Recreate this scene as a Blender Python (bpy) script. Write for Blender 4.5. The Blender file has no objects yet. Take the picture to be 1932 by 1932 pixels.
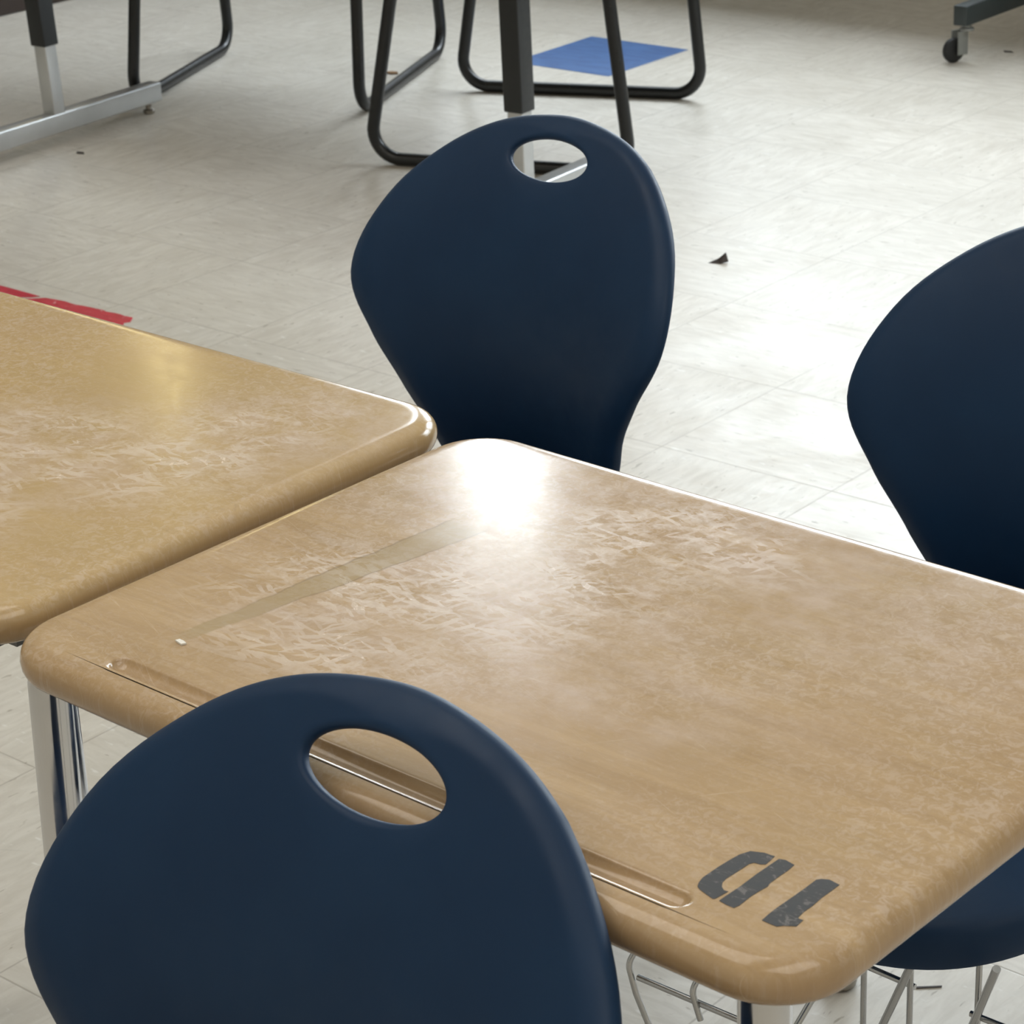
import bpy, bmesh, math, random
from mathutils import Vector, Matrix
random.seed(7)
SC = bpy.context.scene
COL = SC.collection
PI = math.pi

# ------------------------------------------------------------------ helpers
def link(o, parent=None):
    COL.objects.link(o)
    if parent is not None:
        o.parent = parent
    return o

def tag(o, label=None, cat=None, group=None, kind=None):
    if label: o['label'] = label
    if cat: o['category'] = cat
    if group: o['group'] = group
    if kind: o['kind'] = kind
    return o

def empty(name, loc, rz=0.0, label=None, cat=None, group=None):
    o = bpy.data.objects.new(name, None)
    o.location = loc
    o.rotation_euler = (0, 0, rz)
    link(o)
    return tag(o, label, cat, group)

def obj(name, bm, m, parent=None, smooth=True, angle=40):
    bmesh.ops.recalc_face_normals(bm, faces=bm.faces)
    me = bpy.data.meshes.new(name)
    bm.to_mesh(me)
    bm.free()
    if smooth:
        for f in me.polygons: f.use_smooth = True
        if angle is not None:
            me.set_sharp_from_angle(angle=math.radians(angle))
    me.materials.append(m)
    o = bpy.data.objects.new(name, me)
    return link(o, parent)

def copy_tree(o, parent=None):
    c = o.copy()
    COL.objects.link(c)
    c.parent = parent
    for ch in list(o.children):
        copy_tree(ch, c)
    return c

def add_box(bm, x0, x1, y0, y1, z0, z1, bev=0.0, mat=None):
    vs = [bm.verts.new((x, y, z)) for z in (z0, z1) for y in (y0, y1) for x in (x0, x1)]
    fs = []
    for idx in ((0, 2, 3, 1), (4, 5, 7, 6), (0, 1, 5, 4), (1, 3, 7, 5), (3, 2, 6, 7), (2, 0, 4, 6)):
        fs.append(bm.faces.new([vs[i] for i in idx]))
    if bev > 0:
        es = list({e for f in fs for e in f.edges})
        r = bmesh.ops.bevel(bm, geom=es, offset=bev, segments=3, profile=0.5, affect='EDGES')
        vs = list({v for v in vs if v.is_valid} | {v for f in r['faces'] for v in f.verts})
    if mat is not None:
        bmesh.ops.transform(bm, matrix=mat, verts=[v for v in vs if v.is_valid])
    return vs

def fillet(pts, r, n=8):
    pts = [Vector(p) for p in pts]
    out = [pts[0]]
    for a, b, c in zip(pts, pts[1:], pts[2:]):
        d1 = (a - b).normalized(); d2 = (c - b).normalized()
        ang = d1.angle(d2)
        if ang > PI - 0.02:
            out.append(b); continue
        t = min(r / math.tan(ang / 2), (a - b).length * .49, (c - b).length * .49)
        rr = t * math.tan(ang / 2)
        bis = (d1 + d2).normalized()
        cen = b + bis * (rr / math.sin(ang / 2))
        p1 = b + d1 * t; p2 = b + d2 * t
        u = p1 - cen; w = p2 - cen
        tot = u.angle(w); ax = u.cross(w).normalized()
        for i in range(n + 1):
            out.append(cen + Matrix.Rotation(tot * i / n, 3, ax) @ u)
    out.append(pts[-1])
    return out

def add_tube(bm, pts, r, seg=14, cap=True, taper=None):
    pts = [Vector(p) for p in pts]
    n = len(pts)
    tang = []
    for i in range(n):
        a = pts[max(i - 1, 0)]; b = pts[min(i + 1, n - 1)]
        tang.append((b - a).normalized())
    ref = Vector((0, 0, 1)) if abs(tang[0].z) < .9 else Vector((1, 0, 0))
    nrm = tang[0].cross(ref).normalized()
    rings = []
    for i in range(n):
        if i:
            q = tang[i - 1].rotation_difference(tang[i])
            nrm = (q @ nrm).normalized()
        bi = tang[i].cross(nrm).normalized()
        rr = r if taper is None else taper[i]
        rings.append([bm.verts.new(pts[i] + (nrm * math.cos(2 * PI * k / seg) + bi * math.sin(2 * PI * k / seg)) * rr) for k in range(seg)])
    for A, B in zip(rings, rings[1:]):
        for k in range(seg):
            bm.faces.new((A[k], A[(k + 1) % seg], B[(k + 1) % seg], B[k]))
    if cap:
        bm.faces.new(rings[0][::-1]); bm.faces.new(rings[-1])

def add_lathe(bm, prof, cx=0, cy=0, seg=20, mat=None):
    rings = []
    for r, z in prof:
        if r < 1e-6:
            rings.append([bm.verts.new((cx, cy, z))])
        else:
            rings.append([bm.verts.new((cx + r * math.cos(2 * PI * k / seg), cy + r * math.sin(2 * PI * k / seg), z)) for k in range(seg)])
    for A, B in zip(rings, rings[1:]):
        for k in range(seg):
            a = A[k % len(A)]; a2 = A[(k + 1) % len(A)]; b = B[k % len(B)]; b2 = B[(k + 1) % len(B)]
            f = [a]
            for v in (a2, b2, b):
                if v not in f: f.append(v)
            if len(f) > 2: bm.faces.new(f)
    if len(rings[0]) > 1: bm.faces.new(rings[0][::-1])
    if len(rings[-1]) > 1: bm.faces.new(rings[-1])
    if mat is not None:
        bmesh.ops.transform(bm, matrix=mat, verts=[v for R in rings for v in R])

def prism(bm, pts, z0, z1):
    lo = [bm.verts.new((x, y, z0)) for x, y in pts]
    hi = [bm.verts.new((x, y, z1)) for x, y in pts]
    n = len(pts)
    bm.faces.new(lo[::-1]); bm.faces.new(hi)
    for i in range(n):
        bm.faces.new((lo[i], lo[(i + 1) % n], hi[(i + 1) % n], hi[i]))

# ------------------------------------------------------------------ materials
ZTOP = .735
class N:
    def __init__(self, name):
        self.m = bpy.data.materials.new(name)
        self.m.use_nodes = True
        self.t = self.m.node_tree
        self.b = self.t.nodes['Principled BSDF']
        self._co = None
    def node(self, typ, **kw):
        n = self.t.nodes.new(typ)
        for k, v in kw.items(): setattr(n, k, v)
        return n
    def set(self, sock, v):
        if hasattr(v, 'is_output') or isinstance(v, bpy.types.NodeSocket):
            self.t.links.new(v, sock)
        else:
            sock.default_value = v
    def co(self):
        if self._co is None:
            self._co = self.node('ShaderNodeTexCoord').outputs['Object']
        return self._co
    def map(self, scale=(1, 1, 1), rot=(0, 0, 0), loc=(0, 0, 0)):
        n = self.node('ShaderNodeMapping')
        self.t.links.new(self.co(), n.inputs[0])
        if any(rot):                       # rotate first, stretch afterwards
            n.vector_type = 'TEXTURE'
            scale = tuple(1 / q for q in scale)
        n.inputs['Scale'].default_value = scale
        n.inputs['Rotation'].default_value = rot
        n.inputs['Location'].default_value = loc
        return n.outputs[0]
    def noise(self, scale, vec=None, detail=4, rough=.55, dist=0.0):
        n = self.node('ShaderNodeTexNoise')
        self.t.links.new(vec if vec is not None else self.co(), n.inputs['Vector'])
        n.inputs['Scale'].default_value = scale
        n.inputs['Detail'].default_value = detail
        n.inputs['Roughness'].default_value = rough
        n.inputs['Distortion'].default_value = dist
        return n.outputs['Fac']
    def voro(self, scale, vec=None, feature='F1', out='Distance', rnd=1.0):
        n = self.node('ShaderNodeTexVoronoi', feature=feature)
        self.t.links.new(vec if vec is not None else self.co(), n.inputs['Vector'])
        n.inputs['Scale'].default_value = scale
        n.inputs['Randomness'].default_value = rnd
        return n.outputs[out]
    def math(self, op, a, b=0.0, c=0.0, clamp=False):
        n = self.node('ShaderNodeMath', operation=op, use_clamp=clamp)
        self.set(n.inputs[0], a); self.set(n.inputs[1], b); self.set(n.inputs[2], c)
        return n.outputs[0]
    def ramp(self, v, lo, hi, a=0.0, b=1.0, smooth=True):
        n = self.node('ShaderNodeMapRange')
        n.interpolation_type = 'SMOOTHSTEP' if smooth else 'LINEAR'
        self.set(n.inputs['Value'], v)
        n.inputs['From Min'].default_value = lo; n.inputs['From Max'].default_value = hi
        n.inputs['To Min'].default_value = a; n.inputs['To Max'].default_value = b
        return n.outputs['Result']
    def mix(self, f, a, b):
        n = self.node('ShaderNodeMix', data_type='RGBA')
        self.set(n.inputs[0], f)
        self.set(n.inputs[6], a if not isinstance(a, tuple) else (*a, 1)[:4])
        self.set(n.inputs[7], b if not isinstance(b, tuple) else (*b, 1)[:4])
        return n.outputs[2]
    def xyz(self, vec=None):
        n = self.node('ShaderNodeSeparateXYZ')
        self.t.links.new(vec if vec is not None else self.co(), n.inputs[0])
        return n.outputs
    def bump(self, h, strength=.1, dist=.001):
        n = self.node('ShaderNodeBump')
        n.inputs['Strength'].default_value = strength
        n.inputs['Distance'].default_value = dist
        self.set(n.inputs['Height'], h)
        self.t.links.new(n.outputs[0], self.b.inputs['Normal'])
    def base(self, v):
        self.set(self.b.inputs['Base Color'], v if not isinstance(v, tuple) else (*v, 1)[:4])
    def rough(self, v): self.set(self.b.inputs['Roughness'], v)
    def metal(self, v): self.set(self.b.inputs['Metallic'], v)

def plain(name, col, rough=.5, metal=0.0, var=.08, scale=30, bump=0.0):
    k = N(name)
    f = k.noise(scale)
    d = tuple(c * (1 - var) for c in col); l = tuple(min(1, c * (1 + var)) for c in col)
    k.base(k.mix(f, d, l))
    k.rough(k.ramp(k.noise(scale * 2.3), .2, .8, max(0, rough - .06), min(1, rough + .06)))
    k.metal(metal)
    if bump: k.bump(k.noise(scale * 12, detail=2), bump, .0006)
    return k.m

def mat_floor():
    k = N('vinyl_tile_floor')
    co = k.xyz()
    T = .3048
    X0, Y0 = -3.94, 4.607
    fx = k.math('FRACT', k.math('DIVIDE', k.math('SUBTRACT', co['X'], X0), T))
    fy = k.math('FRACT', k.math('DIVIDE', k.math('SUBTRACT', co['Y'], Y0), T))
    ex = k.math('MINIMUM', fx, k.math('SUBTRACT', 1.0, fx))
    ey = k.math('MINIMUM', fy, k.math('SUBTRACT', 1.0, fy))
    seam = k.ramp(k.math('MINIMUM', ex, ey), .001, .006, 1.0, 0.0)
    ix = k.math('FLOOR', k.math('DIVIDE', k.math('SUBTRACT', co['X'], X0), T))
    iy = k.math('FLOOR', k.math('DIVIDE', k.math('SUBTRACT', co['Y'], Y0), T))
    par = k.math('FRACT', k.math('MULTIPLY', k.math('ADD', ix, iy), .5))
    comb = k.node('ShaderNodeCombineXYZ')
    k.set(comb.inputs[0], ix); k.set(comb.inputs[1], iy)
    wn = k.node('ShaderNodeTexWhiteNoise', noise_dimensions='2D')
    k.t.links.new(comb.outputs[0], wn.inputs['Vector'])
    rnd = wn.outputs['Value']
    # streaky chips: direction alternates between neighbouring tiles
    sa = k.noise(1.0, k.map((14, 60, 1)), 5, .6, .8)
    sb = k.noise(1.0, k.map((60, 14, 1)), 5, .6, .8)
    s = k.mix(k.ramp(par, .1, .4), sa, sb)
    col = k.mix(k.ramp(s, .30, .72), (.505, .462, .398), (.622, .582, .515))
    col = k.mix(k.ramp(k.noise(1.3, detail=3), .35, .7, 0, .30), col, (.49, .46, .40))
    col = k.mix(k.ramp(rnd, 0, 1, 0, .10), col, (.46, .43, .37))
    # brown / grey flecks
    fa = k.noise(1.0, k.map((35, 130, 1), loc=(3, 1, 0)), 2, .5, .3)
    fb = k.noise(1.0, k.map((130, 35, 1), loc=(5, 2, 0)), 2, .5, .3)
    fl = k.mix(k.ramp(par, .1, .4), fa, fb)
    col = k.mix(k.ramp(fl, .665, .72, 0, .62), col, (.25, .21, .16))
    col = k.mix(k.ramp(k.noise(1.0, k.map((30, 85, 1), loc=(9, 4, 0)), 2), .66, .74, 0, .5), col, (.74, .73, .69))
    # scuffs
    sc = k.noise(1.0, k.map((3, 46, 1), rot=(0, 0, .6)), 3, .6, 1.2)
    col = k.mix(k.ramp(sc, .66, .74, 0, .22), col, (.30, .28, .25))
    col = k.mix(k.math('MULTIPLY', seam, .50), col, (.24, .21, .17))
    k.base(col)
    r = k.ramp(k.noise(5, detail=5), .3, .75, .35, .50)
    r = k.math('ADD', r, k.ramp(k.noise(1.0, k.map((9, 70, 1), rot=(0, 0, .9)), 4, .6, 1.5), .5, .7, 0, .07))
    k.rough(r)
    h = k.math('ADD', k.math('MULTIPLY', k.noise(9, detail=4), 1.0), k.math('MULTIPLY', seam, -.35))
    h = k.math('ADD', h, k.math('MULTIPLY', k.noise(1.0, k.map((25, 90, 1)), 3), .10))
    k.bump(h, .22, .004)
    k.b.inputs['Specular IOR Level'].default_value = .46
    return k.m

def mat_desk(name, warm, wear, torn):
    """wood-grain laminate with worn, scratched film patches (desk-local coordinates)"""
    k = N(name)
    co = k.xyz()
    x, y = co['X'], co['Y']
    g = k.noise(1.0, k.map((5, 34, 12), loc=(warm * 7, 0, 0)), 6, .62, .5)
    g2 = k.noise(1.0, k.map((12, 260, 40)), 4, .6, .2)
    base = k.mix(k.ramp(g, .3, .72), (.385, .262, .138), (.470, .330, .180))
    base = k.mix(k.ramp(g2, .35, .75, 0, .40), base, (.320, .215, .115))
    if warm > .5:
        base = k.mix(.55, base, (.50, .36, .165))
    # large soft blotches
    base = k.mix(k.ramp(k.noise(7, detail=3), .42, .72, 0, .38), base, (.43, .30, .19))
    base = k.mix(k.ramp(k.noise(5, k.map(loc=(4, 4, 0)), 3), .5, .75, 0, .25), base, (.375, .285, .155))
    fine = k.noise(1.0, k.map((170, 300, 1)), 6, .70, .6)
    worn_f = None
    def blob(cx, cy, rx, ry, rot=0.0):
        m = k.node('ShaderNodeMapping')
        k.t.links.new(k.co(), m.inputs[0])
        m.vector_type = 'TEXTURE'
        m.inputs['Location'].default_value = (cx, cy, 0)
        m.inputs['Rotation'].default_value = (0, 0, rot)
        m.inputs['Scale'].default_value = (rx, ry, 50)
        l = k.node('ShaderNodeVectorMath', operation='LENGTH')
        k.t.links.new(m.outputs[0], l.inputs[0])
        return k.ramp(l.outputs['Value'], .25, 1.0, 1.0, 0.0)
    for b in wear:
        v = blob(*b)
        worn_f = v if worn_f is None else k.math('MAXIMUM', worn_f, v)
    flat = k.ramp(co['Z'], ZTOP - .012, ZTOP - .002)
    worn_f = k.math('MULTIPLY', worn_f, flat)
    torn_f = None
    for b in torn:
        v = blob(*b)
        torn_f = v if torn_f is None else k.math('MAXIMUM', torn_f, v)
    torn_f = k.math('MULTIPLY', torn_f, flat)
    # flaky torn film residue: angular slivers in several directions
    def warp(scale, amp, rot, sx, sy, loc):
        nz = k.node('ShaderNodeTexNoise'); k.t.links.new(k.co(), nz.inputs['Vector']); nz.inputs['Scale'].default_value = scale; nz.inputs['Detail'].default_value = 4
        va = k.node('ShaderNodeVectorMath', operation='MULTIPLY_ADD')
        k.t.links.new(nz.outputs['Color'], va.inputs[0]); va.inputs[1].default_value = (amp, amp, 0); k.t.links.new(k.co(), va.inputs[2])
        mp = k.node('ShaderNodeMapping'); k.t.links.new(va.outputs[0], mp.inputs[0])
        mp.vector_type = 'TEXTURE'; mp.inputs['Rotation'].default_value = (0, 0, rot); mp.inputs['Scale'].default_value = (1 / sx, 1 / sy, 1); mp.inputs['Location'].default_value = loc
        return mp.outputs[0]
    def sliver(rot, sx, sy, loc, th):
        cell = k.voro(1.0, warp(28, .016, rot, sx, sy, loc), out='Color')
        sp = k.node('ShaderNodeSeparateColor'); k.t.links.new(cell, sp.inputs[0])
        return k.math('MULTIPLY', k.ramp(sp.outputs[0], th, th + .02), k.ramp(sp.outputs[1], 0, 1, .45, 1))
    n4 = k.noise(38, detail=6, rough=.72, dist=.6)
    fl = k.math('MAXIMUM', sliver(.55, 50, 260, (0, 0, 0), .70), sliver(-.25, 60, 330, (3, 2, 0), .72))
    fl = k.math('MAXIMUM', fl, sliver(1.25, 60, 280, (7, 1, 0), .76))
    fl = k.math('MAXIMUM', fl, sliver(.10, 34, 190, (5, 8, 0), .80))
    fl = k.math('MULTIPLY', fl, k.ramp(k.noise(24, detail=6, rough=.66), .34, .58))
    flk = k.math('MULTIPLY', fl, torn_f)
    haze = k.math('MULTIPLY', k.ramp(k.noise(26, detail=6, rough=.68), .28, .74), worn_f)
    base = k.mix(k.math('MULTIPLY', haze, .58), base, (.545, .43, .355))
    wr = k.noise(150, detail=5, rough=.66, dist=1.2)
    wl = k.math('MULTIPLY', k.ramp(k.noise(4, k.map(loc=(2, 9, 0)), 2), .35, .6), flat)
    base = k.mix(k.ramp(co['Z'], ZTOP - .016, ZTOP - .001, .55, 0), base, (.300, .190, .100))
    base = k.mix(k.math('MULTIPLY', k.math('MULTIPLY', k.ramp(wr, .46, .62), wl), .40), base, (.58, .475, .39))
    base = k.mix(k.math('MULTIPLY', k.math('MULTIPLY', k.ramp(wr, .30, .44, 1, 0), wl), .30), base, (.28, .195, .12))
    base = k.mix(k.math('MULTIPLY', flk, .50), base, (.68, .59, .52))
    # fine all-over scratch haze
    base = k.mix(k.ramp(fine, .52, .68, 0, .20), base, (.55, .44, .35))
    # long hairline scratches
    for i, (rot, sx, sy, loc) in enumerate(((.9, 1.1, 120, (1, 2, 0)), (-.35, 1.6, 150, (3, 1, 0)), (.15, 1.3, 140, (5, 7, 0)))):
        w = k.noise(1.0, k.map((sx, sy, 1), rot=(0, 0, rot), loc=loc), 1, .4, .15)
        base = k.mix(k.ramp(k.math('ABSOLUTE', k.math('SUBTRACT', w, .66)), .0, .004, .30, 0), base, (.62, .51, .38))
    rough = k.ramp(n4, .3, .7, .13, .20)
    rough = k.math('ADD', rough, k.math('MULTIPLY', flk, .10))
    hs = k.math('ADD', k.math('MULTIPLY', flk, .6), k.math('MULTIPLY', k.noise(60, detail=4), .35))
    hs = k.math('ADD', hs, k.math('MULTIPLY', fine, .25))
    if warm < .5:
        # clean strip where tape protected the surface
        cx = k.math('ADD', -.192, k.math('MULTIPLY', y, .115))
        half = k.ramp(y, -.16, .09, .0055, .0165, False)
        wob = k.math('MULTIPLY', k.math('SUBTRACT', k.noise(45, detail=2), .5), .008)
        dx = k.math('ABSOLUTE', k.math('ADD', k.math('SUBTRACT', x, cx), wob))
        inside = k.ramp(k.math('SUBTRACT', dx, half), -.0012, .0008, 1, 0)
        inside = k.math('MULTIPLY', inside, k.ramp(y, -.165, -.13))
        inside = k.math('MULTIPLY', inside, k.ramp(y, .074, .090, 1, 0))
        base = k.mix(k.math('MULTIPLY', inside, .62), base, (.335, .255, .135))
        edge = k.math('MULTIPLY', k.ramp(k.math('ABSOLUTE', k.math('SUBTRACT', dx, half)), 0, .0016, .5, 0), k.math('MULTIPLY', k.ramp(y, -.15, -.03), k.ramp(y, .075, .088, 1, 0)))
        base = k.mix(edge, base, (.20, .14, .08))
    k.base(base)
    k.rough(rough)
    k.bump(hs, .06, .0005)
    k.b.inputs['Specular IOR Level'].default_value = .6
    return k.m

def mat_plastic():
    k = N('navy_chair_plastic')
    f = k.noise(6, detail=3)
    k.base(k.mix(k.ramp(f, .3, .7), (.0045, .0220, .060), (.0060, .0270, .070)))
    k.rough(k.ramp(k.noise(40), .2, .8, .44, .56))
    k.bump(k.noise(900, detail=2), .10, .0004)
    k.b.inputs['Specular IOR Level'].default_value = .24
    return k.m

def mat_chrome(name='chrome_steel', col=(.62, .63, .65), rough=.10):
    k = N(name)
    k.base(k.mix(k.noise(25), tuple(c * .9 for c in col), col))
    k.metal(1.0)
    k.rough(k.ramp(k.noise(60, detail=5), .3, .8, rough, rough + .10))
    return k.m

def mat_blue_tile():
    k = N('blue_vinyl_tile')
    s = k.noise(1.0, k.map((14, 40, 1)), 5, .6, .8)
    k.base(k.mix(k.ramp(s, .3, .7), (.017, .078, .245), (.038, .125, .33)))
    k.rough(.42)
    return k.m

def mat_red_tape():
    k = N('red_floor_tape')
    s = k.noise(1.0, k.map((30, 120, 1)), 4, .6, 1.0)
    c = k.mix(k.ramp(s, .3, .7), (.42, .018, .035), (.56, .04, .065))
    c = k.mix(k.ramp(k.noise(55, detail=4), .60, .68, 0, .75), c, (.70, .45, .44))
    k.base(c); k.rough(.38)
    return k.m

def mat_paint():
    k = N('black_stencil_paint')
    n = k.noise(1.0, k.map((120, 190, 1)), 5, .65, 1.5)
    c = k.mix(k.ramp(n, .35, .6), (.020, .020, .021), (.036, .035, .034))
    c = k.mix(k.ramp(n, .56, .66, 0, .60), c, (.19, .175, .17))
    k.base(c); k.rough(k.ramp(n, .3, .7, .6, .75))
    return k.m

def mat_wall(name, col):
    k = N(name)
    k.base(k.mix(k.noise(3), tuple(c * .95 for c in col), col))
    k.rough(.8); k.bump(k.noise(120), .1, .001)
    return k.m

def mat_glass(name='window_glass', tint=(1, 1, 1, 1)):
    m = bpy.data.materials.new(name)
    m.use_nodes = True
    t = m.node_tree
    t.nodes.remove(t.nodes['Principled BSDF'])
    out = t.nodes['Material Output']
    tr = t.nodes.new('ShaderNodeBsdfTransparent'); gl = t.nodes.new('ShaderNodeBsdfGlossy')
    tc = t.nodes.new('ShaderNodeTexCoord'); nz = t.nodes.new('ShaderNodeTexNoise'); nz.inputs['Scale'].default_value = 3
    mr = t.nodes.new('ShaderNodeMapRange'); mr.inputs['To Min'].default_value = .03; mr.inputs['To Max'].default_value = .07
    mx = t.nodes.new('ShaderNodeMixShader')
    gl.inputs['Roughness'].default_value = .02
    tr.inputs['Color'].default_value = tint
    t.links.new(tc.outputs['Object'], nz.inputs['Vector']); t.links.new(nz.outputs['Fac'], mr.inputs['Value'])
    t.links.new(mr.outputs['Result'], mx.inputs[0]); t.links.new(tr.outputs[0], mx.inputs[1]); t.links.new(gl.outputs[0], mx.inputs[2])
    t.links.new(mx.outputs[0], out.inputs['Surface'])
    return m

M_FLOOR = mat_floor()
M_WALL = mat_wall('painted_block_wall', (.60, .57, .50))
M_CEIL = mat_wall('ceiling_tile', (.72, .71, .68))
M_SHADE_LEDGE = plain('dark_shade_ledge', (.10, .085, .07), .5)
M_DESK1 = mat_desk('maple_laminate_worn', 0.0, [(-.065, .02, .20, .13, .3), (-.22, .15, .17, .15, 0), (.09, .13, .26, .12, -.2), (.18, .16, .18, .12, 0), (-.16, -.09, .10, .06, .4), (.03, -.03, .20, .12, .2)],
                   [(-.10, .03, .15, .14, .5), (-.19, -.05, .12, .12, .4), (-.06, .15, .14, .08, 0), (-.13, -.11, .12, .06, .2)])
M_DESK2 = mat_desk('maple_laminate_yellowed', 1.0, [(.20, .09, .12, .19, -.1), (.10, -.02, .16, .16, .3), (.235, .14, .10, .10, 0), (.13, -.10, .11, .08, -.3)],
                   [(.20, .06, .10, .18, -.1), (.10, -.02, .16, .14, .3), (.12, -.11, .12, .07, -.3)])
M_NAVY = mat_plastic()
M_CHROME = mat_chrome()
M_WIRE = mat_chrome('chrome_wire', (.50, .51, .52), .16)
M_NICKEL = mat_chrome('nickel_glide', (.36, .33, .29), .25)
M_BLACKMET = plain('black_powder_coat', (.006, .007, .008), .32, 0.0, .10, 60)
M_SLEEVE = plain('black_sleeve_coat', (.009, .011, .012), .45, 0.0, .12, 40)
M_GREYMET = plain('brushed_grey_steel', (.52, .53, .53), .34, .75, .16, 14)
M_RUBBER = plain('black_rubber', (.014, .015, .016), .6, 0, .2, 60)
M_CART = plain('dark_grey_green_steel', (.030, .040, .042), .42, 0, .12, 30)
M_CASTER = plain('caster_zinc', (.28, .29, .28), .4, .6, .15, 60)
M_BLUE = mat_blue_tile()
M_RED = mat_red_tape()
M_PAINT = mat_paint()
M_CABINET = plain('dark_brown_wood', (.030, .018, .013), .5, 0, .3, 9)
M_STEEL = plain('grey_painted_steel', (.12, .12, .12), .45)
M_PLYTOP = plain('table_laminate', (.42, .33, .22), .35, 0, .12, 8)
M_CHIP = plain('dark_paper_chip', (.05, .04, .038), .7, 0, .5, 400)
M_CRUMB = plain('white_crumb', (.75, .72, .66), .6, 0, .1, 300)
M_BROWN = plain('brown_wood_chip', (.26, .15, .07), .7, 0, .4, 300)
M_GLASS = mat_glass()
M_AMBER = mat_glass('amber_tinted_glass', (1.0, .88, .60, 1))
M_FRAME = plain('window_frame_aluminium', (.35, .35, .34), .4, .4)

# ------------------------------------------------------------------ room shell
XL, XR, YB, YF, H = -8.0, 3.6, 6.0, -3.2, 3.85
def struct(name, bm, m, smooth=False, parent=None):
    o = obj(name, bm, m, parent, smooth)
    if parent is None: o['kind'] = 'structure'
    return o
bm = bmesh.new(); add_box(bm, XL - .2, XR + .2, YF - .2, YB + .25, -.12, 0); struct('floor', bm, M_FLOOR)
bm = bmesh.new(); add_box(bm, XL - .2, XR + .2, YF - .2, YB + .25, H, H + .12); struct('ceiling', bm, M_CEIL)
bm = bmesh.new(); add_box(bm, XL - .2, XL, YF, YB, 0, H); struct('wall_left', bm, M_WALL)
bm = bmesh.new(); add_box(bm, XR, XR + .2, YF, YB, 0, H); struct('wall_right', bm, M_WALL)
bm = bmesh.new(); add_box(bm, XL - .2, XR + .2, YF - .2, YF, 0, H); struct('wall_front', bm, M_WALL)
SILL = 1.02
WINS = [(-7.10, -6.91, 3.55), (-5.53, -5.09, 3.66), (-4.72, -2.60, 2.50), (-2.20, -.55, 2.75), (-.15, 1.50, 2.75)]
bm = bmesh.new()
add_box(bm, XL - .2, XR + .2, YB, YB + .12, 0, SILL)
edges = [XL - .2] + [v for w in WINS for v in w[:2]] + [XR + .2]
for a, b in zip(edges[0::2], edges[1::2]):
    add_box(bm, a, b, YB, YB + .12, SILL, H)
for a, b, hd in WINS:
    add_box(bm, a, b, YB, YB + .12, hd, H)
struct('wall_back', bm, M_WALL)
bm = bmesh.new(); add_box(bm, XL + .02, XR - .02, 5.72, YB, .92, SILL, .01); struct('shade_ledge_1', bm, M_SHADE_LEDGE)      # unseen ledge below the windows, added to shade the floor along the wall
for i, (a, b, hd) in enumerate(WINS):
    bm = bmesh.new()
    t = .03
    y0, y1 = YB + .05, YB + .09
    add_box(bm, a, b, y0, y1, SILL, SILL + t); add_box(bm, a, b, y0, y1, hd - t, hd)
    add_box(bm, a, a + t, y0, y1, SILL, hd); add_box(bm, b - t, b, y0, y1, SILL, hd)
    if b - a > 1:
        add_box(bm, (a + b) / 2 - t / 2, (a + b) / 2 + t / 2, y0, y1, SILL, hd)
    o = struct('window_%d' % (i + 1), bm, M_FRAME)
    bm = bmesh.new(); add_box(bm, a + t, b - t, y0 + .02, y0 + .026, SILL + t, hd - t)
    struct('glass_pane', bm, M_GLASS if i else M_AMBER, parent=o)

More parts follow.
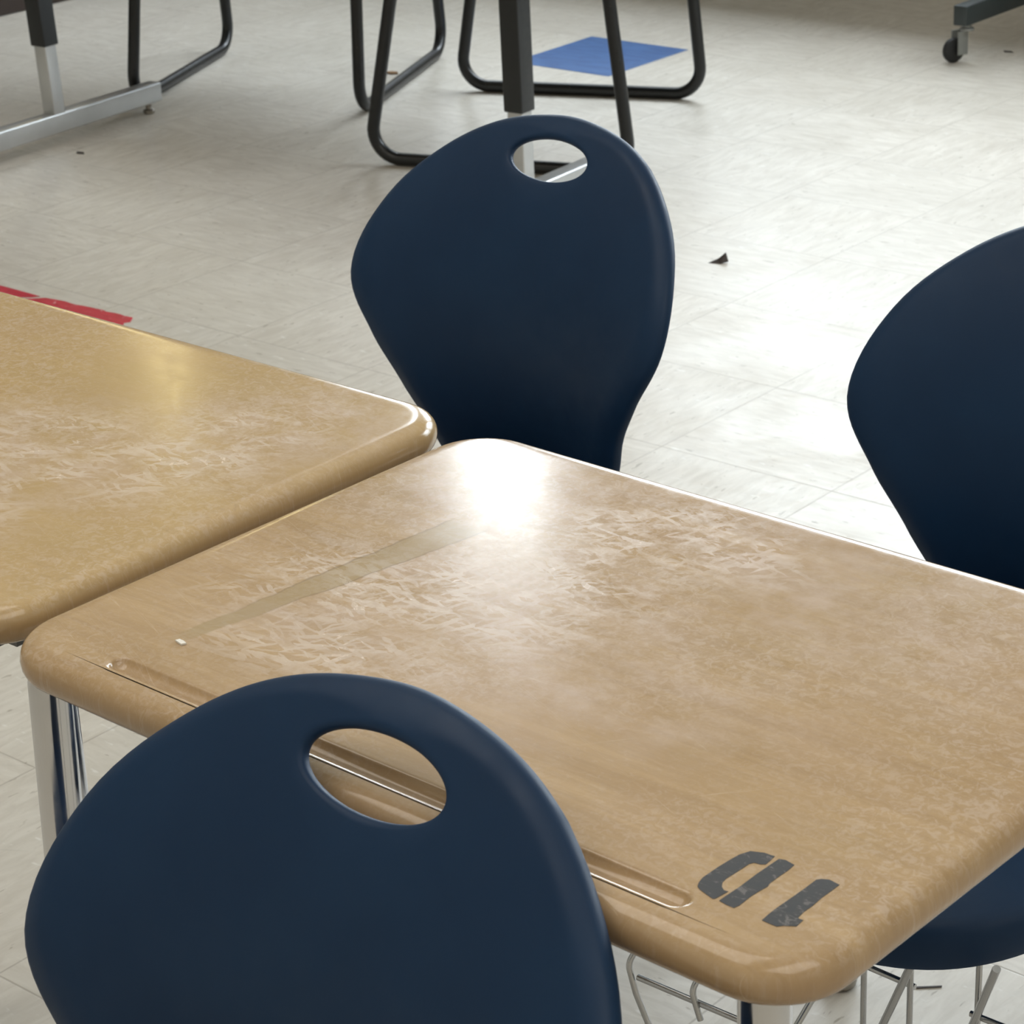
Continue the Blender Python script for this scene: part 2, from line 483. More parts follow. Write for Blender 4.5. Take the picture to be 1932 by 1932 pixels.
# ------------------------------------------------------------------ student desk
DW, DD, DT = .6121, .4487, .028
ZTOP = .735
def rrect(w, d, r, n=10):
    out = []
    for cx, cy, a0 in ((w / 2 - r, d / 2 - r, 0), (-w / 2 + r, d / 2 - r, 90), (-w / 2 + r, -d / 2 + r, 180), (w / 2 - r, -d / 2 + r, 270)):
        for i in range(n + 1):
            a = math.radians(a0 + 90 * i / n)
            out.append((cx + r * math.cos(a), cy + r * math.sin(a)))
    return out
def desktop_bm(groove=True, R=.045):
    bm = bmesh.new()
    prof = []                                   # (inset, z)
    rb = DT / 2
    prof.append((rb + .004, 0.0)); prof.append((rb, 0.0))
    K = 12
    for i in range(1, K):                       # bull-nosed edge
        a = PI / 2 - PI * i / K
        c, s = math.cos(a), math.sin(a)
        cx = abs(c) ** .8
        prof.append((rb * (1 - cx), -rb + rb * s))
    prof.append((rb, -DT)); prof.append((rb + .004, -DT))
    rings = []
    for ins, z in prof:
        rings.append([bm.verts.new((x, y, ZTOP + z)) for x, y in rrect(DW - 2 * ins, DD - 2 * ins, R - ins * .75)])
    n = len(rings[0])
    for A, B in zip(rings, rings[1:]):
        for k in range(n):
            bm.faces.new((A[k], A[(k + 1) % n], B[(k + 1) % n], B[k]))
    bm.faces.new(rings[-1])
    te = [bm.edges.get((rings[0][k], rings[0][(k + 1) % n])) for k in range(n)]
    gx, gy, hw = .2125, -.1962, .0072
    def stad(r):
        o = []
        for i in range(13):
            a = -PI / 2 + PI * i / 12; o.append((gx + r * math.cos(a), gy + r * math.sin(a)))
        for i in range(13):
            a = PI / 2 + PI * i / 12; o.append((-gx + r * math.cos(a), gy + r * math.sin(a)))
        return o
    gp = [(hw + .0040, 0), (hw + .0026, 0), (hw + .0015, -.00014), (hw + .0006, -.0004), (hw + .0001, -.0008)]
    for i in range(1, 15):
        a = math.radians(22 + 66 * i / 14)
        gp.append((hw * math.cos(a) / math.cos(math.radians(22)), -.0008 - .0050 * (math.sin(a) - math.sin(math.radians(22))) / (1 - math.sin(math.radians(22)))))
    gr = [[bm.verts.new((x, y, ZTOP + z)) for x, y in stad(r)] for r, z in gp]
    m = len(gr[0])
    for A, B in zip(gr, gr[1:]):
        for k in range(m):
            bm.faces.new((A[k], A[(k + 1) % m], B[(k + 1) % m], B[k]))
    bm.faces.new(gr[-1])
    ge = [bm.edges.get((gr[0][k], gr[0][(k + 1) % m])) for k in range(m)]
    bmesh.ops.triangle_fill(bm, edges=te + ge, use_beauty=True, normal=(0, 0, 1))
    return bm
def desk_leg(parent, lx, ly):
    bm = bmesh.new()
    add_lathe(bm, [(.0136, .030), (.0136, .45), (.0138, .70), (.0120, .7065)], lx, ly, 24)
    def splay(b):
        if lx < 0 and ly < 0:
            for v in b.verts: v.co.x -= (.70 - v.co.z) * .052
    splay(bm)
    leg = obj('leg', bm, M_CHROME, parent)
    bm = bmesh.new()
    add_lathe(bm, [(.014, 0), (.017, .003), (.017, .010), (.013, .016), (.0125, .034)], lx, ly, 20)
    splay(bm)
    obj('foot_glide', bm, M_NICKEL, leg)
def make_desk(loc, rz, mat, label, dz=0.0, legs=None):
    t = empty('student_desk', loc, rz, label, 'desk', 'student desks')
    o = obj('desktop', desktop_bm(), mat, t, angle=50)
    bm = bmesh.new()                            # steel frame under the top
    x, y = DW / 2 - .05, DD / 2 - .05
    for yy in (-y, y): add_box(bm, -x, x, yy - .01, yy + .01, .690, .7072)
    for xx in (-x, x): add_box(bm, xx - .01, xx + .01, -y, y, .690, .7072)
    obj('under_frame', bm, M_STEEL, t, False)
    for lx, ly in legs or ((-.287, -.196), (.262, -.190), (-.27, .19), (.262, .19)):
        desk_leg(t, lx, ly)
    return t
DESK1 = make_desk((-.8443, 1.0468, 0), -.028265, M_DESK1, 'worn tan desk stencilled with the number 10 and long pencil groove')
n0 = [(0.2285,-0.1856),(0.2275,-0.1864),(0.2223,-0.185),(0.2174,-0.1836),(0.2146,-0.1819),(0.2129,-0.1787),(0.2116,-0.1738),(0.2116,-0.1679),(0.2117,-0.1599),(0.2122,-0.1514),(0.2129,-0.1448),(0.2153,-0.1388),(0.2184,-0.1374),(0.222,-0.1357),(0.226,-0.1355),(0.228,-0.1351),(0.2287,-0.1396),(0.2291,-0.1443),(0.2269,-0.146),(0.2235,-0.1466),(0.2222,-0.149),(0.2221,-0.1544),(0.2218,-0.1613),(0.2215,-0.1674),(0.2222,-0.1714),(0.2245,-0.1749),(0.2272,-0.1767),(0.2296,-0.1764),(0.2291,-0.181)]
nb = [(0.2311,-0.1858),(0.2311,-0.18),(0.2314,-0.1695),(0.2309,-0.1542),(0.2311,-0.1414),(0.2312,-0.136),(0.2344,-0.1348),(0.2407,-0.1359),(0.2413,-0.1415),(0.2411,-0.1496),(0.2413,-0.1578),(0.2422,-0.1604),(0.2415,-0.1668),(0.2411,-0.1735),(0.2416,-0.1833),(0.2408,-0.1867),(0.2361,-0.1866)]
n1 = [(0.2581,-0.187),(0.2575,-0.1803),(0.2573,-0.1729),(0.2575,-0.1639),(0.2577,-0.1522),(0.2575,-0.1407),(0.2592,-0.1384),(0.2627,-0.1366),(0.2693,-0.1374),(0.2694,-0.1444),(0.2693,-0.1527),(0.27,-0.1611),(0.2698,-0.1682),(0.2706,-0.1744),(0.2717,-0.175),(0.2739,-0.1746),(0.2745,-0.1812),(0.2692,-0.1847),(0.2671,-0.1872),(0.262,-0.1873)]
bm = bmesh.new(); prism(bm, n0, ZTOP - .0002, ZTOP + .00025); prism(bm, nb, ZTOP - .0002, ZTOP + .00025)
o = obj('painted_numeral', bm, M_PAINT, DESK1, False); o['label'] = 'black stencilled numeral zero'
bm = bmesh.new(); prism(bm, n1, ZTOP - .0002, ZTOP + .00025)
o = obj('painted_numeral', bm, M_PAINT, DESK1, False); o['label'] = 'black stencilled numeral one'
LDZ = .002
la = -.004
lc = Vector((-1.1665, 1.289, LDZ))
ldc = lc - Vector((math.cos(la), math.sin(la), 0)) * (DW / 2) - Vector((-math.sin(la), math.cos(la), 0)) * (DD / 2)
DESK2 = make_desk((ldc.x, ldc.y, 0), la, M_DESK2, 'yellower tan desk butted against the numbered desk, without a number', legs=((-.28, -.15), (.262, -.145), (-.288, .12), (.265, .185)))
for ch in DESK2.children:
    if ch.name.startswith('desktop'): ch.location.z = LDZ

# ------------------------------------------------------------------ student chairs
ZC = .655
KA = [math.radians(a) for a in (90, 70, 50, 30, 10, -10, -30, -48, -62, -72)]
KR = [.1319, .1357, .1493, .1705, .1979, .2156, .2073, .2205, .2635, .3416]
def cub(x):
    n = len(KA); h = [KA[i + 1] - KA[i] for i in range(n - 1)]
    d = [(KR[i + 1] - KR[i]) / h[i] for i in range(n - 1)]
    m = [0.0] + [(d[i - 1] * h[i] + d[i] * h[i - 1]) / (h[i - 1] + h[i]) for i in range(1, n - 1)] + [d[-1]]
    i = 0
    while i < n - 2 and x < KA[i + 1]: i += 1
    t = (x - KA[i]) / h[i]
    return (1 + 2 * t) * (1 - t) ** 2 * KR[i] + t * (1 - t) ** 2 * h[i] * m[i] + t * t * (3 - 2 * t) * KR[i + 1] + t * t * (t - 1) * h[i] * m[i + 1]
LEAN, CUR, KX, KZ = .3404, 1.8599, .5586, -4.4554
HX, HZ, HC = .0508, .0178, .0905
ZBOT = -.242
def bsurf(x, z):
    return LEAN * z + CUR * z * z - max(.1, KX + KZ * z) * x * x
half = []
for i in range(0, 121):
    a = PI / 2 + (math.radians(-72) - PI / 2) * i / 120
    r = cub(a); px, pz = r * math.cos(a), r * math.sin(a)
    if pz < ZBOT: break
    half.append((px, pz))
bx = half[-1][0]
outl = [(-px, pz) for px, pz in reversed(half[1:])] + half + [(bx, ZBOT), (bx * .5, ZBOT - .004), (0, ZBOT - .005), (-bx * .5, ZBOT - .004), (-bx, ZBOT)]
def ray_out(ang):
    """where the ray from the handle centre leaves the outline"""
    c, s = math.cos(ang), math.sin(ang)
    best = 0
    for (x0, z0), (x1, z1) in zip(outl, outl[1:] + outl[:1]):
        z0 -= HC; z1 -= HC
        dx, dz = x1 - x0, z1 - z0
        det = c * (-dz) - s * (-dx)
        if abs(det) < 1e-12: continue
        t = (x0 * (-dz) - z0 * (-dx)) / det
        u = (c * z0 - s * x0) / det
        if -1e-9 <= u <= 1 + 1e-9 and t > best: best = t
    return best
def backrest_bm():
    bm = bmesh.new()
    NA, TH = 180, .0095
    us = []
    e = .0045
    angs = []
    # denser sampling toward the long lower corners
    for i in range(NA): angs.append(2 * PI * i / NA)
    for kx in (bx, -bx):
        for dz in (0, .004, .010):
            angs.append(math.atan2(ZBOT - HC + dz, kx) % (2 * PI))
    angs = sorted(set(round(a, 6) for a in angs))
    prof = [(0, 0.0), (.12, .5), (.4, .84), (1.0, 1.0)]           # edge rounding: fraction of e, half-thickness
    fr = []
    for sgn in (1, -1):
        rings = []
        cols = []
        for a in angs:
            ro = ray_out(a)
            ri = HX * HZ / math.hypot(HZ * math.cos(a), HX * math.sin(a))
            c, s = math.cos(a), math.sin(a)
            L = ro - ri
            st = []
            for f, h in prof: st.append((f * e, h))
            K = 16
            for i in range(1, K): st.append((e + (L - 2 * e) * i / K, 1.0))
            for dd in (.020, .013, .008):
                pass
            for f, h in reversed(prof): st.append((L - f * e, h))
            col = []
            for d, h in st:
                r = ri + d
                x, z = r * c, HC + r * s
                y = bsurf(x, z)
                # unit normal of the surface
                ep = 1e-4
                gx = (bsurf(x + ep, z) - bsurf(x - ep, z)) / (2 * ep); gz = (bsurf(x, z + ep) - bsurf(x, z - ep)) / (2 * ep)
                nv = Vector((-gx, 1, -gz)).normalized()
                de = L - d                                         # distance to the outer edge: the rim rolls back
                roll = max(0, 1 - de / .022) ** 2 * .0085
                if z < ZBOT + .06: roll *= max(0, (z - ZBOT) / .06)
                P = Vector((x, y, z)) + nv * (roll + sgn * h * TH / 2)
                col.append(P)
            cols.append(col)
        fr.append(cols)
    n = len(angs); m = len(fr[0][0])
    V = []
    for si in (0, 1):
        g = []
        for i in range(n):
            row = []
            for j in range(m):
                if si == 1 and j in (0, m - 1): row.append(V[0][i][j])
                else:
                    p = fr[si][i][j]; row.append(bm.verts.new((p.x, p.y, p.z + ZC)))
            g.append(row)
        V.append(g)
    for si in (0, 1):
        for i in range(n):
            A, B = V[si][i], V[si][(i + 1) % n]
            for j in range(m - 1):
                bm.faces.new((A[j], A[j + 1], B[j + 1], B[j]))
    return bm
def seat_bm():
    bm = bmesh.new()
    # plan outline, rear (narrow, meets the back) to the broad rounded front; y negative = forward
    NS = 40
    YC, D2 = -.226, .244
    def plan(a):
        c, s = math.cos(a), math.sin(a)
        ex = 2 / 3.3
        x = .232 * (abs(c) ** ex) * (1 if c >= 0 else -1)
        y = D2 * (abs(s) ** ex) * (1 if s >= 0 else -1)
        if y > 0:
            x *= 1 - .40 * (y / D2) ** 2
        return x, y + YC
    SEG = 96
    lev = [(t, 0) for t in (.0, .2, .4, .6, .75, .86, .93, .965)]
    def zt(x, y):
        dish = -.010 * math.exp(-((x / .15) ** 2 + ((y + .14) / .12) ** 2))
        rear = .012 * max(0, (y + .03) / .04) if y > -.03 else 0
        front = -.012 * max(0, (-y - .30) / .14) ** 2
        return .424 + dish + rear + front
    rings = []
    for t in (.12, .3, .5, .68, .80, .88, .94):
        r = []
        for k in range(SEG):
            x, y = plan(2 * PI * k / SEG); x, y = x * t, YC + (y - YC) * t
            r.append(bm.verts.new((x, y, zt(x, y))))
        rings.append(r)
    for t, dz in ((.962, -.0006), (.978, -.0025), (.989, -.006), (.996, -.012), (.999, -.020), (.999, -.029), (.992, -.034), (.975, -.032), (.955, -.018), (.90, -.010), (.6, -.010), (.12, -.010)):
        r = []
        for k in range(SEG):
            x, y = plan(2 * PI * k / SEG)
            x2, y2 = x * t, YC + (y - YC) * t
            f = 1.0
            if y > -.08 and dz < -.012: f = .55
            r.append(bm.verts.new((x2, y2, zt(x2, y2) + dz * f)))
        rings.append(r)
    for A, B in zip(rings, rings[1:]):
        for k in range(SEG):
            bm.faces.new((A[k], A[(k + 1) % SEG], B[(k + 1) % SEG], B[k]))
    bm.faces.new(rings[0]); bm.faces.new(rings[-1])
    return bm
def make_chair(label, rack=False):
    t = empty('student_chair', (0, 0, 0), 0, label, 'chair', 'navy student chairs')
    obj('backrest', backrest_bm(), M_NAVY, t, angle=60)
    obj('seat', seat_bm(), M_NAVY, t, angle=60)
    for sx in (-1, 1):
        for fx, fy, ty in ((.172, -.235, -.18), (.207, -.045, -.09)):
            bm = bmesh.new()
            path = fillet([(sx * .05, ty, .392), (sx * (.140 if fy < -.2 else .165), ty, .392), (sx * fx, fy, .020)], .04, 8)
            add_tube(bm, path, .0110, 18)
            leg = obj('leg', bm, M_CHROME, t)
            bm = bmesh.new()
            add_lathe(bm, [(.013, 0), (.0165, .002), (.0175, .008), (.0165, .014), (.0125, .017), (.0118, .028), (.0128, .030), (.0128, .034)], sx * fx, fy, 22)
            obj('foot_glide', bm, M_NICKEL, leg)
    if not rack:
        return t
    # wire book rack hung under the seat
    bm = bmesh.new()
    W = .0025
    def loc(x, y, z): return (.998 * (x + .91) - .0618 * (y - 1.7784), .0618 * (x + .91) + .998 * (y - 1.7784), z)
    for x, lo in ((-.9828, .24), (-.9235, .319), (-.875, .319), (-.834, .319)):
        low = [(x + .003, 1.247, lo)] if lo > .3 else [(x + .022, 1.262, lo), (x + .002, 1.247, .318)]
        add_tube(bm, fillet([loc(*q) for q in low + [(x - .005, 1.247, .342), (x + .004, 1.262, .370), (x + .012, 1.36, .388), (x + .012, 1.60, .388)]], .014, 5), W, 10)
    add_tube(bm, [loc(-.981, 1.25, .331), loc(-.79, 1.25, .331)], W, 10)
    for x in (-.8503, -.8098, -.7527):
        add_tube(bm, [loc(x, 1.36, .388), loc(x, 1.36, .20)], W, 10)
    add_tube(bm, [loc(-.8575, 1.364, .3318), loc(-.8080, 1.364, .3300)], W, 10)
    add_tube(bm, [loc(-.7606, 1.364, .3262), loc(-.70, 1.364, .326)], W, 10)
    add_tube(bm, [loc(-.7900, 1.3277, .3766), loc(-.8905, 1.3804, .15)], W * 1.25, 10)
    add_tube(bm, [loc(-.7220, 1.3293, .3990), loc(-.8301, 1.4262, .15)], W * 1.25, 10)
    add_tube(bm, [loc(-.95, 1.384, .152), loc(-.75, 1.43, .152)], W, 10)
    obj('book_rack', bm, M_WIRE, t)
    return t
CHAIR_MID = make_chair('navy plastic chair behind the meeting corner of both desks, its whole back in view')
CH = CHAIR_MID
CH.location = (-1.538, 1.7994, 0); CH.rotation_euler.z = -.0738
c = copy_tree(CHAIR_MID)
c.location = (-.8174, .7747, 0); c.rotation_euler.z = -.0155; c.scale = (1, 1, 1.0130)
c['label'] = 'navy plastic chair nearest the camera, its back overlapping the pencil groove'
c = make_chair('navy plastic chair behind the numbered desk, seat tucked under, wire book rack below', True)
c.location = (-.910, 1.7784, 0); c.rotation_euler.z = -.0618

# ------------------------------------------------------------------ activity table with grey T-legs
P1 = Vector((-4.3219, 3.4771, 0)); P2 = Vector((-3.040, 3.571, 0))
tx = (P2 - P1).normalized(); ty = Vector((-tx.y, tx.x, 0))
trot = math.atan2(tx.y, tx.x)
tc = (P1 + P2) / 2
TAB = empty('activity_table', (tc.x, tc.y, 0), trot, 'long table on black posts sliding into grey steel T feet', 'table')
hl = (P2 - P1).length / 2
bm = bmesh.new(); add_box(bm, -hl - .25, hl + .25, -.38, .38, .715, .743, .008); obj('tabletop', bm, M_PLYTOP, TAB)
for s in (-1, 1):
    x = s * hl
    lean = Matrix.Shear('XY', 4, (0.0, 0.0))
    bm = bmesh.new(); add_box(bm, x - .0175, x + .0175, -.0175, .0175, .066, .30, .003)
    for v in bm.verts: v.co.x -= (v.co.z - .066) * (.045 if s < 0 else .01)
    leg = obj('lower_post', bm, M_GREYMET, TAB); leg['label'] = 'grey steel lower post'
    bm = bmesh.new(); add_box(bm, x - .022, x + .022, -.022, .022, .221, .715, .003)
    for v in bm.verts: v.co.x -= (v.co.z - .066) * (.045 if s < 0 else .01)
    up = obj('upper_sleeve', bm, M_SLEEVE, TAB); up['label'] = 'black upper sleeve'
    bm = bmesh.new(); add_box(bm, x - .019, x + .019, -.34, (.325 if s < 0 else .295), .026, .070, .004)
    foot = obj('foot_bar', bm, M_GREYMET, TAB); foot['label'] = 'grey steel foot bar'
    for yy in (-.31, .295 if s < 0 else .265):
        bm = bmesh.new(); add_lathe(bm, [(.009, 0), (.013, .002), (.013, .009), (.007, .012), (.007, .028)], x, yy, 16)
        obj('foot_glide', bm, M_NICKEL, foot)

# ------------------------------------------------------------------ black sled-base chairs
def sled(label, frames, back_dir):
    (A0, B0, A0t, B0t), (A1, B1, A1t, B1t) = frames
    pts = [Vector(p) for p in (A0, B0, A1, B1)]
    c = sum(pts, Vector()) / 4; c.z = 0
    t = empty('sled_chair', c, 0, label, 'chair', 'black sled chairs at the far table')
    for (A, B, At, Bt) in frames:
        bm = bmesh.new()
        P = [Vector(p) - c for p in (At, A, B, Bt)]
        add_tube(bm, fillet(P, .060, 10), .0138, 18)
        obj('sled_frame', bm, M_BLACKMET, t)
    tops = [Vector(p) - c for p in (A0t, B0t, B1t, A1t)]
    # seat panel spanning the frame tops, slightly dished, and a curved back above its rear edge
    bm = bmesh.new()
    n = 10
    up, dn = [], []
    for i in range(n + 1):
        u = i / n; ru, rd = [], []
        for j in range(n + 1):
            v = j / n
            p = (tops[0] * (1 - v) + tops[1] * v) * (1 - u) + (tops[3] * (1 - v) + tops[2] * v) * u
            d = -.02 * (1 - (2 * u - 1) ** 2) * (1 - (2 * v - 1) ** 2)
            ru.append(bm.verts.new((p.x, p.y, .462 + d))); rd.append(bm.verts.new((p.x, p.y, .448 + d)))
        up.append(ru); dn.append(rd)
    for i in range(n):
        for j in range(n):
            bm.faces.new((up[i][j], up[i + 1][j], up[i + 1][j + 1], up[i][j + 1])); bm.faces.new((dn[i][j], dn[i][j + 1], dn[i + 1][j + 1], dn[i + 1][j]))
    for i in range(n):
        bm.faces.new((up[i][0], dn[i][0], dn[i + 1][0], up[i + 1][0])); bm.faces.new((up[i][n], up[i + 1][n], dn[i + 1][n], dn[i][n]))
        bm.faces.new((up[0][i], up[0][i + 1], dn[0][i + 1], dn[0][i])); bm.faces.new((up[n][i], dn[n][i], dn[n][i + 1], up[n][i + 1]))
    obj('seat', bm, M_SLEEVE, t)
    if back_dir == 'B': e0, e1, other = tops[1], tops[2], (tops[0] + tops[3]) / 2
    else: e0, e1, other = tops[0], tops[1], (tops[2] + tops[3]) / 2
    out = ((e0 + e1) / 2 - other); out.z = 0; out.normalize()
    bm = bmesh.new()
    for k, th in ((0, 0), ):
        F, Bk = [], []
        for i in range(n + 1):
            u = i / n; f, b = [], []
            for j in range(7):
                v = j / 6
                p = e0 * (1 - u) + e1 * u
                bow = .03 * (1 - (2 * u - 1) ** 2)
                q = p + out * (bow + .02 + v * .10)
                z = .46 + v * .36
                f.append(bm.verts.new((q.x, q.y, z))); q2 = q + out * .012; b.append(bm.verts.new((q2.x, q2.y, z)))
            F.append(f); Bk.append(b)
        for i in range(n):
            for j in range(6):
                bm.faces.new((F[i][j], F[i + 1][j], F[i + 1][j + 1], F[i][j + 1])); bm.faces.new((Bk[i][j], Bk[i][j + 1], Bk[i + 1][j + 1], Bk[i + 1][j]))
        for i in range(n):
            for j in (0, 6):
                bm.faces.new((F[i][j], Bk[i][j], Bk[i + 1][j], F[i + 1][j]))
        for j in range(6):
            for i in (0, n):
                bm.faces.new((F[i][j], F[i][j + 1], Bk[i][j + 1], Bk[i][j]))
    obj('backrest', bm, M_SLEEVE, t)
    return t
FX = ((-3.8563, 4.3154, .014), (-3.309, 4.5338, .014), (-3.7872, 4.343, .44), (-3.3458, 4.5191, .44))
FY = ((-3.5956, 3.7229, .014), (-3.0454, 3.9232, .014), (-3.5133, 3.7529, .44), (-3.0907, 3.9067, .44))
FZ = ((-3.8885, 4.0047, .014), (-4.1441, 4.5805, .014), (-3.9045, 4.0408, .44), (-4.1139, 4.5126, .44))
FW = ((-4.405, 3.778, .014), (-4.6544, 4.3341, .014), (-4.432, 3.868, .44), (-4.6378, 4.3006, .44))
sled('black sled-base chair straddling the blue floor tile', (FX, FY), 'X')
sled('black sled-base chair behind the left grey table foot', (FW, FZ), 'B')

# ------------------------------------------------------------------ floor marks and bits
bm = bmesh.new(); prism(bm, [(-3.640, 4.605), (-3.640, 4.928), (-3.944, 4.925), (-3.938, 4.602)][::-1], -.001, .0006)
tag(obj('blue_floor_tile', bm, M_BLUE, None, False), 'single blue vinyl tile set in the pale floor', 'floor tile')
def wob(pts, amp):
    return [(x + random.uniform(-amp, amp), y + random.uniform(-amp, amp)) for x, y in pts]
def strip(x0, x1, y0, y1, n):
    top = [(x0 + (x1 - x0) * i / n, y1) for i in range(n + 1)]; bot = [(x1 - (x1 - x0) * i / n, y0) for i in range(n + 1)]
    return bot[::-1], top
b, t_ = strip(-4.35, -3.50, 2.680, 2.727, 26)
pts = wob(b, .0015) + wob(t_, .0025)[::-1]
pts = [p for p in pts]
bm = bmesh.new()
prism(bm, [(-4.35, 2.676), (-3.9, 2.678), (-3.56, 2.680), (-3.535, 2.694), (-3.500, 2.716), (-3.492, 2.727)] + wob([(-3.52 - .83 * i / 20, 2.7275) for i in range(20)], .0016) + [(-4.35, 2.727)], -.001, .0007)
tag(obj('floor_tape', bm, M_RED, None, False), 'red floor tape piece running out of frame, torn at one end', 'tape', 'red floor tape pieces')
bm = bmesh.new()
prism(bm, [(-3.535, 2.680), (-3.40, 2.683)] + wob([(-3.36 + .12 * i / 6, 2.688 + .006 * i / 6) for i in range(7)], .001) + [(-3.236, 2.701), (-3.246, 2.712), (-3.240, 2.722), (-3.254, 2.740)] + wob([(-3.27 - .19 * i / 12, 2.7385 - .008 * i / 12) for i in range(12)], .0028) + [(-3.475, 2.726), (-3.49, 2.712)], -.001, .0011)
tag(obj('floor_tape', bm, M_RED, None, False), 'short ragged red floor tape piece ending near the middle chair', 'tape', 'red floor tape pieces')
def shard(name, loc, pts, h, m, label, cat, tilt=0.0):
    bm = bmesh.new()
    prism(bm, pts, 0, h)
    for v in bm.verts: v.co.z += max(0, v.co.x) * tilt
    o = obj(name, bm, m, None, False); o.location = loc
    return tag(o, label, cat)
bm = bmesh.new()                                       # small folded, upturned chip
vv = [bm.verts.new(p) for p in ((-.015, -.012, 0), (.008, -.004, 0), (.016, .010, .002), (.012, .008, .020), (-.002, .004, .007), (-.004, -.001, .0))]
for f in ((0, 1, 4), (1, 2, 3), (1, 3, 4), (0, 4, 5), (5, 4, 3), (5, 3, 2), (0, 5, 2), (0, 2, 1)): bm.faces.new([vv[q] for q in f])
o = obj('debris_chip', bm, M_CHIP, None, False); o.location = (-2.569, 3.5626, .0004)
tag(o, 'dark torn chip lying alone on the bright floor', 'debris')
shard('wood_chip', (-4.1143, 4.3603, .0005), [(-.016, -.006), (.004, -.010), (.016, .002), (.006, .010), (-.010, .006)], .004, M_BROWN, 'small brown chip on the floor inside a black chair frame', 'debris')
shard('floor_fleck', (-4.2095, 3.4457, .0005), [(-.014, .002), (-.004, -.008), (.016, -.003), (.004, .006)], .0015, M_CHIP, 'small dark fleck in front of the grey foot bar', 'debris')
shard('floor_fleck', (-2.9551, 5.2983, .0005), [(-.014, .002), (-.004, -.010), (.016, -.003), (.004, .006)], .0015, M_CHIP, 'dark fleck in the shade near the caster', 'debris')
shard('floor_fleck', (-1.0459, 1.7922, .0005), [(-.0105, -.0082), (-.0085, -.0098), (.0100, .0070), (.0092, .0088)], .0008, M_CHIP, 'thin dark sliver on the floor between chair rack wires', 'debris')
c_, s_ = math.cos(-.028265), math.sin(-.028265)
def dl(x, y): return (-.8443 + c_ * x - s_ * y, 1.0468 + s_ * x + c_ * y)
x, y = dl(-.2039, -.1552)
shard('paper_crumb', (x, y, ZTOP + .0002), [(-.004, -.0012), (.003, -.0028), (.0045, .0), (.001, .0012), (-.003, .0015)], .0012, M_CRUMB, 'tiny white crumb on the numbered desk beyond the pencil groove', 'crumb')

# ------------------------------------------------------------------ wheeled stand, top right
ST = empty('rolling_stand', (-2.99, 5.16, 0), 0, 'dark steel wheeled stand with one caster showing at the window side', 'stand')
bm = bmesh.new()
add_box(bm, -.018, .018, -.035, .62, .092, .140, .003)
obj('base_rail', bm, M_CART, ST)
bm = bmesh.new()
add_box(bm, .018, 1.1, .28, .318, .095, .137, .003)
obj('cross_rail', bm, M_CART, ST)
bm = bmesh.new()
add_box(bm, -.02, .02, .28, .32, .138, 1.45, .003)
obj('upright', bm, M_CART, ST)
for cx, cy in ((0, 0), (0, .58), (1.05, .30)):
    bm = bmesh.new()
    add_lathe(bm, [(.008, .074), (.017, .076), (.017, .082), (.010, .084), (.010, .094)], cx, cy, 18)
    for s in (-1, 1):
        add_box(bm, -.002, .002, -.016, .013, .020, .076, .001, Matrix.Translation((cx - .012, cy - .010, 0)) @ Matrix.Rotation(math.radians(-22), 4, 'Z') @ Matrix.Translation((s * .013, 0, 0)))
    fork = obj('caster_fork', bm, M_CASTER, ST)
    bm = bmesh.new()
    prof = [(.006, -.009), (.024, -.009), (.0285, -.006), (.030, 0), (.0285, .006), (.024, .009), (.006, .009)]
    mt = Matrix.Translation((cx - .022, cy - .022, .030)) @ Matrix.Rotation(math.radians(-22), 4, 'Z') @ Matrix.Rotation(PI / 2, 4, 'Y')
    add_lathe(bm, prof, 0, 0, 24, mt)
    obj('wheel', bm, M_RUBBER, fork)

# ------------------------------------------------------------------ dark cabinet, top left
CB = empty('storage_cabinet', (-5.85, 3.9, 0), 0, 'dark brown cabinet base in the top left corner behind the table', 'cabinet')
bm = bmesh.new(); add_box(bm, -.32, .32, -1.15, 1.30, 0, .95, .006); obj('carcass', bm, M_CABINET, CB)
for y0 in (-1.13, -.52, .09, .70):
    bm = bmesh.new(); add_box(bm, .318, .336, y0, y0 + .58, .07, .93, .004); d_ = obj('door', bm, M_CABINET, CB)
    bm = bmesh.new(); add_tube(bm, fillet([(.336, y0 + .52, .52), (.36, y0 + .52, .52), (.36, y0 + .52, .64), (.336, y0 + .52, .64)], .01, 4), .004, 8); obj('handle', bm, M_GREYMET, d_)

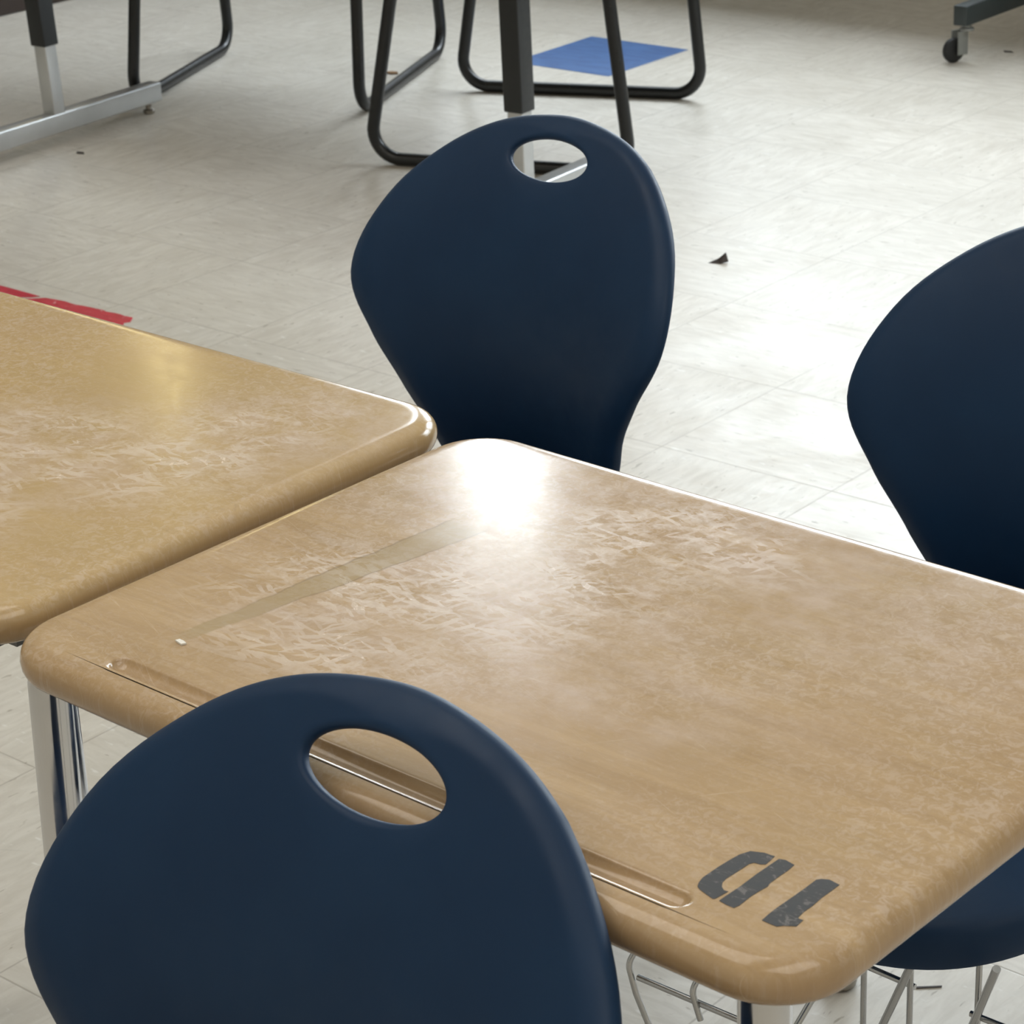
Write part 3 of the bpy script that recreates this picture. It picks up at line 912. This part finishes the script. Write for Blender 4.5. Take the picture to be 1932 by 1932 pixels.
# ------------------------------------------------------------------ light
w = bpy.data.worlds.new('sky'); SC.world = w
w.use_nodes = True
bg = w.node_tree.nodes['Background']
bg.inputs[0].default_value = (.83, .92, 1.0, 1); bg.inputs[1].default_value = .5
def area(name, loc, rot, sx, sy, power, col):
    l = bpy.data.lights.new(name, 'AREA'); l.shape = 'RECTANGLE'; l.size = sx; l.size_y = sy
    l.energy = power; l.color = col
    o = bpy.data.objects.new(name, l); o.location = loc; o.rotation_euler = rot
    COL.objects.link(o); return o
for i in range(4):                                   # bright overcast sky outside the windows
    wd = 3.15
    area('sky_light', (-9.0 + wd * (i + .5), YB + .9, 3.25), (math.radians(-90), 0, 0), wd, 2.5, 48 * wd * 2.5, (.84, .93, 1.0))
    area('horizon_light', (-9.0 + wd * (i + .5), YB + .9, 1.45), (math.radians(-90), 0, 0), wd, 1.1, 23 * wd * 1.1, (.82, .93, 1.0))
for (x, y) in ((-2.4, .2), (1.6, -.2)):              # unseen broad fill lights added under the ceiling to lift the ambient
    area('ceiling_fill', (x, y, H - .05), (0, 0, 0), 2.6, 3.2, 54, (1.0, .93, .83))

# ------------------------------------------------------------------ camera
fwd = Vector((-.6028, .6933, -.3951)).normalized()
roll = -.0435
f0 = Vector((fwd.x, fwd.y, 0)).normalized()
right0 = Vector((f0.y, -f0.x, 0))
up0 = right0.cross(fwd)
right = right0 * math.cos(roll) + up0 * math.sin(roll)
up = up0 * math.cos(roll) - right0 * math.sin(roll)
cam = bpy.data.cameras.new('camera')
cam.sensor_width = 36.0
cam.lens = 4689.43 / 1932 * 36
cam.clip_start = .05
cam.dof.use_dof = True
cam.dof.focus_distance = 1.75
cam.dof.aperture_fstop = 34
co = bpy.data.objects.new('camera', cam)
co.matrix_world = Matrix(((right.x, up.x, -fwd.x, 0), (right.y, up.y, -fwd.y, 0), (right.z, up.z, -fwd.z, 1.4007), (0, 0, 0, 1)))
COL.objects.link(co)
SC.camera = co
SC.view_settings.view_transform = 'Standard'
SC.view_settings.look = 'None'
SC.view_settings.exposure = 0.14
SC.cycles.use_denoising = True
SC.cycles.max_bounces = 10
